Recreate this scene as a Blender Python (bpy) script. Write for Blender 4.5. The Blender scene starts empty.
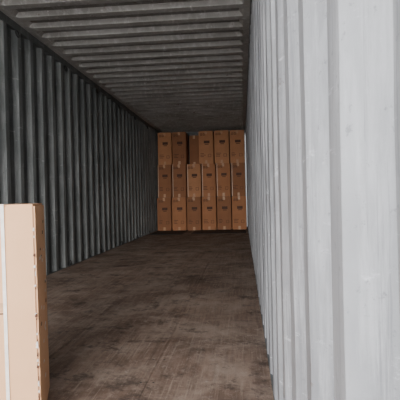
import bpy, bmesh, math, random
from mathutils import Vector, Matrix
random.seed(4)
XR, XL = 0.115, -2.28      # inner ridge planes
H = 2.70
Y0, Y1 = -0.40, 12.85
CAMZ = 0.87
scene = bpy.context.scene

# ---------------------------------------------------------------- materials
class NB:
    def __init__(s, name):
        s.m = bpy.data.materials.new(name); s.m.use_nodes = True
        s.nt = s.m.node_tree; s.n = s.nt.nodes; s.l = s.nt.links
        s.b = s.n['Principled BSDF']
        s.tc = s.n.new('ShaderNodeTexCoord')
    def noise(s, scale=(1,1,1), sc=5, det=6, rough=.6, dist=0, off=(0,0,0)):
        mp = s.n.new('ShaderNodeMapping'); mp.inputs['Scale'].default_value = scale
        mp.inputs['Location'].default_value = off
        s.l.new(s.tc.outputs['Object'], mp.inputs['Vector'])
        t = s.n.new('ShaderNodeTexNoise'); t.inputs['Scale'].default_value = sc
        t.inputs['Detail'].default_value = det; t.inputs['Roughness'].default_value = rough
        t.inputs['Distortion'].default_value = dist
        s.l.new(mp.outputs[0], t.inputs['Vector']); return t.outputs['Fac']
    def ramp(s, fac, pts):
        r = s.n.new('ShaderNodeValToRGB'); e = r.color_ramp.elements
        while len(e) < len(pts): e.new(.5)
        for i, (p, c) in enumerate(pts):
            e[i].position = p
            e[i].color = (c, c, c, 1) if isinstance(c, (int, float)) else (*c, 1)
        s.l.new(fac, r.inputs[0]); return r.outputs[0]
    def mix(s, fac, a, b, mode='MIX'):
        m = s.n.new('ShaderNodeMix'); m.data_type = 'RGBA'; m.blend_type = mode
        for k, v in ((0, fac), (6, a), (7, b)):
            if isinstance(v, (int, float)): m.inputs[k].default_value = v
            elif isinstance(v, tuple): m.inputs[k].default_value = (*v, 1)
            else: s.l.new(v, m.inputs[k])
        return m.outputs[2]
    def col(s, c):
        if isinstance(c, tuple): s.b.inputs['Base Color'].default_value = (*c, 1)
        else: s.l.new(c, s.b.inputs['Base Color'])
    def bump(s, h, st=.3, d=.01):
        b = s.n.new('ShaderNodeBump'); b.inputs['Strength'].default_value = st
        b.inputs['Distance'].default_value = d
        s.l.new(h, b.inputs['Height']); s.l.new(b.outputs[0], s.b.inputs['Normal'])
    def rough(s, v):
        if isinstance(v, (int, float)): s.b.inputs['Roughness'].default_value = v
        else: s.l.new(v, s.b.inputs['Roughness'])

def painted(name, base, dark, light, rust=(.16,.075,.04), rust_t=.70, r=.5, fine=26, streak=0., patch=.61):
    k = NB(name)
    c = k.mix(k.ramp(k.noise(sc=1.6, det=8), [(.35,0),(.68,1)]), base, dark)
    c = k.mix(k.ramp(k.noise(scale=(1,1,.12), sc=16, det=8, rough=.7), [(.5,0),(.72,.75)]), c, light)
    c = k.mix(k.ramp(k.noise(scale=(1,1,.03), sc=30, det=8, rough=.8, off=(4,4,0)), [(.52,0),(.60,streak)]), c, dark)
    c = k.mix(k.ramp(k.noise(scale=(1,.15,1.5), sc=14, det=10, rough=.75, off=(3,1,2)), [(.60,0),(.66,.8)]), c, light)
    c = k.mix(k.ramp(k.noise(sc=fine, det=8, rough=.7, off=(1,5,2)), [(patch,0),(patch+.06,.8)]), c, dark)
    c = k.mix(k.ramp(k.noise(sc=5, det=12, rough=.8, off=(7,2,2)), [(rust_t,0),(rust_t+.05,1)]), c, rust)
    k.col(c); k.rough(r)
    k.bump(k.noise(sc=30, det=6), .35, .005)
    return k.m
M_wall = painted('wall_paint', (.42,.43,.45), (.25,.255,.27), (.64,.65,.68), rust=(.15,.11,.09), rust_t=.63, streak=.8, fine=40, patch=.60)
M_wallR2 = painted('wall_paint_recess_shade', (.31,.32,.335), (.20,.205,.215), (.53,.54,.565), rust=(.15,.11,.09), rust_t=.62, streak=.8, fine=40, patch=.60)  # darker copy of the wall paint, groove shade put into the colour
M_wallL = painted('wall_paint_left_shaded', (.25,.262,.26), (.13,.14,.14), (.42,.435,.43), rust_t=.65, streak=.8)  # same paint as right wall, darkened to carry the left side's shade
M_wallL2 = painted('wall_paint_left_recess_shade', (.16,.17,.168), (.085,.095,.095), (.29,.30,.30), rust_t=.63, streak=.8)  # left wall grooves, shade painted in with a still darker copy
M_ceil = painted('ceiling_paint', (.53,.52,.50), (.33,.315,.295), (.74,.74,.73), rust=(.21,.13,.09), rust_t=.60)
M_ceil2 = painted('ceiling_paint_recess_shade', (.29,.28,.265), (.17,.16,.145), (.45,.44,.43), rust=(.15,.09,.06), rust_t=.58)  # rib grooves painted darker to deepen their shade
M_rail = painted('rail_paint', (.15,.16,.16), (.08,.09,.09), (.26,.28,.28), rust_t=.60)
M_ext = painted('exterior_paint', (.20,.26,.30), (.15,.2,.23), (.3,.34,.36), rust_t=.68)

k = NB('floor_plywood')
c = k.mix(k.ramp(k.noise(sc=1.0, det=8, rough=.65, off=(0,2,0)), [(.40,0),(.62,1)]), (.30,.205,.155), (.165,.108,.08))
c = k.mix(k.ramp(k.noise(scale=(10,.5,1), sc=3, det=10, rough=.75, off=(5,1,0)), [(.44,0),(.60,.6)]), c, (.115,.075,.057))
c = k.mix(k.ramp(k.noise(sc=2.2, det=14, rough=.8, off=(2,2,0), dist=.3), [(.45,0),(.60,.7)]), c, (.43,.335,.27))
c = k.mix(k.ramp(k.noise(scale=(24,.7,1), sc=3, det=8, rough=.8, off=(2,6,0)), [(.54,0),(.61,.5)]), c, (.46,.37,.30))
c = k.mix(k.ramp(k.noise(scale=(1,.8,1), sc=22, det=10, rough=.85, off=(1,9,0), dist=.4), [(.54,0),(.64,.5)]), c, (.55,.46,.39))
c = k.mix(k.ramp(k.noise(sc=3.8, det=14, rough=.8, off=(8,3,0)), [(.53,0),(.61,.8)]), c, (.075,.053,.043))
k.col(c)
k.rough(k.ramp(k.noise(sc=3, det=6, off=(3,3,1)), [(.3,.5),(.7,.8)]))
k.b.inputs['Specular IOR Level'].default_value=.3
k.bump(k.noise(scale=(6,.6,1), sc=10, det=8), .25, .003)
M_floor = k.m

def cardboard(name, a, b):
    k = NB(name)
    c = k.mix(k.ramp(k.noise(sc=3, det=6), [(.3,0),(.7,1)]), a, b)
    c = k.mix(k.ramp(k.noise(scale=(8,8,1), sc=10, det=6), [(.5,0),(.8,.3)]), c, b)
    k.col(c); k.rough(.75)
    k.bump(k.noise(scale=(1,1,.1), sc=60, det=4), .15, .002)
    return k.m
M_cards = [cardboard('cardboard_a', (.48,.205,.088), (.38,.155,.065)),
           cardboard('cardboard_b', (.36,.15,.064), (.28,.115,.05)),
           cardboard('cardboard_c', (.56,.26,.12), (.45,.20,.09))]
M_card2 = cardboard('cardboard_light', (.80,.47,.26), (.72,.41,.22))
def plain(name, c, r=.6, metal=0):
    k = NB(name)
    cc = k.mix(k.ramp(k.noise(sc=20, det=5), [(.35,0),(.7,1)]), c, tuple(v*.75 for v in c))
    k.col(cc); k.rough(r); k.b.inputs['Metallic'].default_value = metal
    return k.m
M_ink = plain('print_ink', (.11,.045,.027), .7)
M_strap = plain('packing_strap', (.94,.89,.82), .35)
M_strapfar = plain('packing_strap_tan', (.72,.55,.42), .4)
M_tape = plain('packing_tape', (.62,.35,.18), .45)
M_tear = plain('torn_paper', (.88,.84,.78), .8)
M_dark = plain('rubber_mat', (.022,.024,.024), .7)
M_steel = plain('steel', (.06,.06,.06), .5, .6)
k = NB('yard_concrete')
k.col(k.mix(k.noise(sc=2, det=10), (.58,.57,.55), (.44,.435,.42))); k.rough(.85); M_yard = k.m

# ---------------------------------------------------------------- helpers
def obj(name, verts, faces, mats, midx=None, parent=None):
    me = bpy.data.meshes.new(name); me.from_pydata(verts, [], faces); me.update()
    for m in mats: me.materials.append(m)
    if midx:
        for p, i in zip(me.polygons, midx): p.material_index = i
    o = bpy.data.objects.new(name, me); scene.collection.objects.link(o)
    if parent: o.parent = parent
    return o
class MB:
    def __init__(s): s.v=[]; s.f=[]; s.i=[]
    def box(s, x0,x1,y0,y1,z0,z1, mi=0):
        n=len(s.v)
        s.v += [(x0,y0,z0),(x1,y0,z0),(x1,y1,z0),(x0,y1,z0),(x0,y0,z1),(x1,y0,z1),(x1,y1,z1),(x0,y1,z1)]
        for q in ((0,3,2,1),(4,5,6,7),(0,1,5,4),(1,2,6,5),(2,3,7,6),(3,0,4,7)):
            s.f.append(tuple(n+a for a in q)); s.i.append(mi)
    def poly(s, pts, mi=0):
        n=len(s.v); s.v += pts; s.f.append(tuple(range(n,n+len(pts)))); s.i.append(mi)
    def make(s, name, mats, parent=None): return obj(name, s.v, s.f, mats, s.i, parent)

# ---------------------------------------------------------------- corrugated walls
def profile(y0, y1, flat_in, slope, flat_out, phase):
    p = flat_in+flat_out+2*slope
    pts=[]; y = y0 - p + phase
    while y < y1:
        pts += [(y,0),(y+flat_in,0),(y+flat_in+slope,1),(y+flat_in+slope+flat_out,1)]
        y += p
    pts=[q for q in pts if y0 <= q[0] <= y1]
    pts=[(y0,pts[0][1])]+pts+[(y1,pts[-1][1])]
    return pts
def side_wall(name, x, sgn, phase, mat, mat2):
    pr = profile(Y0+.08, Y1, .070,.052,.104, phase)
    zs=[-.02+ i*(H)/14 for i in range(15)]
    rr=random.Random(name)
    v=[];f=[];mi=[]; nz=len(zs)
    for y,o in pr:
        d0=rr.uniform(-.002,.002)
        for z in zs:   # slight dents in the pressed steel
            v.append((x+sgn*(.044*o+d0+rr.uniform(-.0014,.0014)), y+rr.uniform(-.001,.001), z))
    for i in range(len(pr)-1):
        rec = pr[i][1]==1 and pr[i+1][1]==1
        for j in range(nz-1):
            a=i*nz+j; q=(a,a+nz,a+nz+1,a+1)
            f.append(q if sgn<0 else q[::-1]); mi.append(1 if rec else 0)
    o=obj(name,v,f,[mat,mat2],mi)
    s=o.modifiers.new('t','SOLIDIFY'); s.thickness=.003; s.offset=-1
    b=o.modifiers.new('b','BEVEL'); b.width=.005; b.segments=2; b.limit_method='ANGLE'; b.angle_limit=math.radians(15)
    return o
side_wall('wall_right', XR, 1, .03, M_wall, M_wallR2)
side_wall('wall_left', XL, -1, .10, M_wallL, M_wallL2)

# front (far) wall, corrugated across x
pr = profile(XL-.04, XR+.04, .09,.07,.09, .05)
v=[];f=[]
for x,o in pr: v += [(x,Y1+.04*o,-.02),(x,Y1+.04*o,H+.08)]
for i in range(len(pr)-1): a=2*i; f.append((a,a+2,a+3,a+1))
o=obj('wall_back',v,f,[M_rail]); o.modifiers.new('t','SOLIDIFY').thickness=-.003  # dark rail paint here stands in for shade behind the carton gap
m=MB(); m.box(XL-.05,XR+.05,Y1-.03,Y1+.10,H-.03,H+.10); m.make('trim_5',[M_rail])

# ceiling: transverse pressed ribs fading out towards the side rails
pr = profile(Y0+.1, Y1+.04, .085,.030,.145, .02)
xs=[(XL-.05,0),(XL+.07,0),(XL+.11,1),(XR-.11,1),(XR-.07,0),(XR+.05,0)]
v=[];f=[];mi=[]
for y,o in pr:
    for x,k_ in xs: v.append((x,y,H+.045*o*k_))
n=len(xs)
for i in range(len(pr)-1):
    for j in range(n-1):
        a=i*n+j; f.append((a,a+n,a+n+1,a+1))
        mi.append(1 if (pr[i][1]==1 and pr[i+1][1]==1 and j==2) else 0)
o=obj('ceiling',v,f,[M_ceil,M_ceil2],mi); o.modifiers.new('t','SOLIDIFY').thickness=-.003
b=o.modifiers.new('b','BEVEL'); b.width=.005; b.segments=2; b.limit_method='ANGLE'; b.angle_limit=math.radians(10)

# floor: plywood panels with screws
m=MB()
m.box(XL-.03,XR+.03,Y0,Y1,-.16,-.03,1)
cx=(XL+XR)/2
nb=4; bwid=(XR-XL+.06)/nb; rr=random.Random(3)
for ib in range(nb):
    a=XL-.03+ib*bwid; b_=a+bwid
    y=Y0-rr.uniform(0,2.2)
    while y<Y1:
        y2=min(y+2.4,Y1); ys=max(y,Y0); dz=rr.uniform(-.0006,0)
        m.box(a+.0012,b_-.0012,ys+.0008,y2-.0008,-.03,dz,0)
        yy=math.ceil(ys/.3)*.3
        while yy<y2:
            for xx in (a+.03,b_-.03):
                m.poly([(xx+.006*math.cos(t*math.pi/3),yy+.006*math.sin(t*math.pi/3),.0006) for t in range(6)],2)
            yy+=.3
        y+=2.4
m.make('floor',[M_floor,M_steel,M_steel])

# rails / trim
for i,(x,s) in enumerate(((XL,-1),(XR,1))):
    m=MB()
    a,b_=sorted((x-s*.006,x+s*.07)); m.box(a,b_,Y0,Y1+.05,H-.075,H+.04)
    m.make('trim_%d'%(i*2+1),[M_rail])
    m=MB()
    a,b_=sorted((x-s*.002,x+s*.06)); m.box(a,b_,Y0,Y1+.05,-.16,.006)
    m.make('trim_%d'%(i*2+2),[M_rail])
# door-end frame: corner posts, header with castings
m=MB()
m.box(XL-.10,XL-.002,Y0-.10,Y0+.09,-.16,H+.08)
m.box(XR+.002,XR+.10,Y0-.10,Y0+.09,-.16,H+.08)
m.box(XL-.10,XR+.10,Y0-.10,Y0+.03,H-.03,H+.08)
m.box(XL-.10,XR+.10,Y0-.06,Y0,-.16,-.002)
for xa,xb in ((XL-.12,XL-.01),(XR+.01,XR+.12)):
    for z in (-.17,H+.0): m.box(xa,xb,Y0-.12,Y0+.05,z,z+.10)
m.make('door_frame',[M_ext])

# lashing rings
bm=bmesh.new()
def torus(bm,c,R,r,rot):
    seg,sg=14,6; g=[]
    for i in range(seg):
        t=2*math.pi*i/seg; row=[]
        for j in range(sg):
            p=2*math.pi*j/sg
            q=Vector(((R+r*math.cos(p))*math.cos(t),(R+r*math.cos(p))*math.sin(t),r*math.sin(p)))
            row.append(bm.verts.new(rot@q+Vector(c)))
        g.append(row)
    for i in range(seg):
        for j in range(sg):
            bm.faces.new((g[i][j],g[(i+1)%seg][j],g[(i+1)%seg][(j+1)%sg],g[i][(j+1)%sg]))
rot=Matrix.Rotation(math.radians(80),3,'Y')
y=.66
while y<12:
    torus(bm,(XL+.02,y,H-.12),.034,.008,rot)
    torus(bm,(XL+.02,y,.05),.028,.006,rot)
    y+=1.27
me=bpy.data.meshes.new('lashing_rings'); bm.to_mesh(me); bm.free(); me.materials.append(M_steel)
scene.collection.objects.link(bpy.data.objects.new('lashing_rings',me))

# ---------------------------------------------------------------- cartons
def carton(x, y, z, w, d, h, printed=True, straps=True, var=0, name='cardboard_box', mats=None, rz=0):
    """origin at bottom centre of front face; body bevelled, flap seam, tape, print"""
    bm=bmesh.new()
    bmesh.ops.create_cube(bm,size=1)
    for q in bm.verts: q.co=Vector((q.co.x*w,(q.co.y+.5)*d,(q.co.z+.5)*h))
    bmesh.ops.subdivide_edges(bm,edges=bm.edges[:],cuts=5,use_grid_fill=True)
    r=random.Random(var)
    for q in bm.verts:
        u=1-abs(q.co.x/(w/2))**2; t=1-abs(q.co.z/(h/2)-1)**2
        if q.co.y<1e-4: q.co.y -= .003*u*t
        if abs(abs(q.co.x)-w/2)<1e-4:
            q.co.x += math.copysign(.002*t*(1-abs(2*q.co.y/d-1)**2),q.co.x)
    ed=[e for e in bm.edges if e.calc_face_angle(0)>.8]
    bmesh.ops.bevel(bm,geom=ed,offset=.013 if printed else .008,segments=2,affect='EDGES')
    me=bpy.data.meshes.new(name); bm.to_mesh(me); bm.free()
    V=[tuple(q.co) for q in me.vertices]; F=[tuple(p.vertices) for p in me.polygons]
    mb=MB(); mb.v=V; mb.f=F; mb.i=[0]*len(F)
    e=-.0045
    def rect(x0,x1,z0,z1,mi,yy=e): mb.poly([(x0,yy,z0),(x1,yy,z0),(x1,yy,z1),(x0,yy,z1)],mi)
    mb.box(-.03,.03,-.0045,d+.002,h-.001,h+.0012,3)
    rect(-.03,.03,h-.09,h-.006,3); rect(-.03,.03,.006,.09,3)
    mb.box(-w/2+.004,w/2-.004,d/2-.001,d/2+.001,h-.001,h+.0006,1)
    if printed:
        k_=w/.385
        c0=.02*k_
        rect(c0-.075*k_,c0+.075*k_,h*.62,h*.70,1)
        rect(c0-.05*k_,c0+.05*k_,h*.58,h*.602,1)
        for j in range(3):
            L=r.uniform(.08,.14)*k_
            rect(-.15*k_,-.15*k_+L,h*(.30-.045*j),h*(.314-.045*j),1)
        rect(.05*k_,.13*k_,h*.20,h*.29,1); rect(.058*k_,.122*k_,h*.208,h*.282,0,e-.0006)
        for j in range(2):
            xx=-.15*k_+j*.075*k_
            rect(xx,xx+.055*k_,h*.86,h*.925,1)
            rect(xx+.008,xx+.055*k_-.008,h*.872,h*.914,0,e-.0006)
            mb.poly([(xx+.0275*k_,e-.0012,h*.91),(xx+.014,e-.0012,h*.885),(xx+.055*k_-.014,e-.0012,h*.885)],1)
    if straps:
        for sx in ((-.34,.34) if straps is True else straps):
            xx=sx*w
            rect(xx-.006,xx+.006,.004,h-.002,2,e-.0015)
            mb.box(xx-.006,xx+.006,-.006,d+.004,h,h+.0022,2)
    o=mb.make(name, mats or [r.choice(M_cards),M_ink,M_strapfar,M_tape])
    o.location=(x,y,z); o.rotation_euler=(0,0,rz)
    bpy.data.meshes.remove(me)
    return o
BH=.868; n=6
YF=11.75
cnt=0
W=(XR-XL)-.04
rows=[(0,   [(XL+.02+W/6*i, W/6) for i in range(6)], False),
      (.10, [(XL+.03+(W-.02)/6*i, (W-.02)/6) for i in range(6)], True),
      (.18, [(XL+.03+.395*i,.395) for i in range(2)]+[(XR-.03-.41*(i+1),.41) for i in (2,1,0)], False)]
for row,(dy,cols,st) in enumerate(rows):
    for (x0,ww) in cols:
        cnt+=1
        carton(x0+ww/2, YF+dy+random.uniform(0,.08), row*(BH+.003), ww-.026, .60, BH,
               straps=(-.44,) if st else False, var=cnt+40, rz=random.uniform(-.012,.012))
# narrower carton pushed back in the gap of the upper tier
carton(XL+.03+.79+.155, YF+.68, 2*(BH+.003), .26, .35, BH-.05, printed=False, straps=False, var=79,
       mats=[M_cards[1],M_ink,M_strapfar,M_tape])

# near carton
RZ=math.radians(20); EX,EY=-.764,1.62          # world position of its front right corner
near=carton(EX-.21*math.cos(RZ),EY-.21*math.sin(RZ),0,.42,.44,.857,printed=False,straps=(.5-.112/.42,),var=99,
            mats=[M_card2,M_ink,M_strap,M_tape],rz=RZ)
def leanx(z): return .006*(z/.85)
for q in near.data.vertices: q.co.x -= leanx(q.co.z)
mb=MB(); r=random.Random(8)
for j in range(34):                      # torn paper / scuffs along the near corner edge
    z=r.uniform(.02,.83); hh=r.uniform(.004,.014); ww=r.uniform(.003,.009)
    xe=.207-leanx(z)
    mb.poly([(xe-ww,-.0045,z),(xe,-.003,z-hh*.4),(xe,-.003,z+hh),(xe-ww*.6,-.0045,z+hh*1.2)],r.choice((0,0,1)))
for j in range(22):                       # scuffs on the side panel
    z=r.uniform(.05,.8); yy=r.uniform(.03,.35); hh=r.uniform(.004,.012)
    xe=.2135-leanx(z)
    mb.poly([(xe,yy,z),(xe,yy+r.uniform(.02,.05),z-hh*.4),(xe,yy+.04,z+hh),(xe,yy+.01,z+hh*1.2)],r.choice((0,0,1)))
mb.box(-.21,.098,-.0056,-.0046,.458,.463,1)
mb.box(-.21,.098,-.0052,-.0044,.468,.50,2)
s=mb.make('torn_edge',[M_tear,M_ink,M_tape],parent=near)

# dark rubber mats in front of the stack
m=MB(); m.box(XL+.06,cx-.35,10.5,11.68,.001,.008); m.make('rubber_mat',[M_dark])
m=MB(); m.box(cx-.15,XR-.06,10.6,11.68,.001,.008); m.make('rubber_mat',[M_dark])

# yard outside
o=obj('ground',[(-30,-40,-.17),(30,-40,-.17),(30,30,-.17),(-30,30,-.17)],[(0,1,2,3)],[M_yard])

# ---------------------------------------------------------------- light
w=bpy.data.worlds.new('overcast'); scene.world=w; w.use_nodes=True
bg=w.node_tree.nodes['Background']; bg.inputs[0].default_value=(.97,.98,1,1); bg.inputs[1].default_value=7.4
L=bpy.data.lights.new('door_portal','AREA'); L.shape='RECTANGLE'; L.size=2.4; L.size_y=2.7
L.cycles.is_portal=True
p=bpy.data.objects.new('door_portal',L); scene.collection.objects.link(p)
p.location=(cx,Y0-.15,H/2); p.rotation_euler=(math.radians(90),0,0)

S=bpy.data.lights.new('fill_sun','SUN'); S.energy=3.8; S.angle=math.radians(26); S.color=(1,.97,.93)  # soft sun lamp added behind the door to brighten the deep interior
so=bpy.data.objects.new('fill_sun',S); scene.collection.objects.link(so)
so.rotation_euler=(math.radians(90-7),0,math.radians(1))

cam=bpy.data.cameras.new('camera'); c=bpy.data.objects.new('camera',cam); scene.collection.objects.link(c)
cam.lens=454/400*36; cam.sensor_width=36; cam.clip_start=.02
c.location=(0,0,CAMZ)
R=Matrix.Rotation(math.radians(5.4),4,'Z')@Matrix.Rotation(math.radians(90-.4),4,'X')@Matrix.Rotation(math.radians(-1.3),4,'Z')
c.rotation_euler=R.to_euler()
scene.camera=c
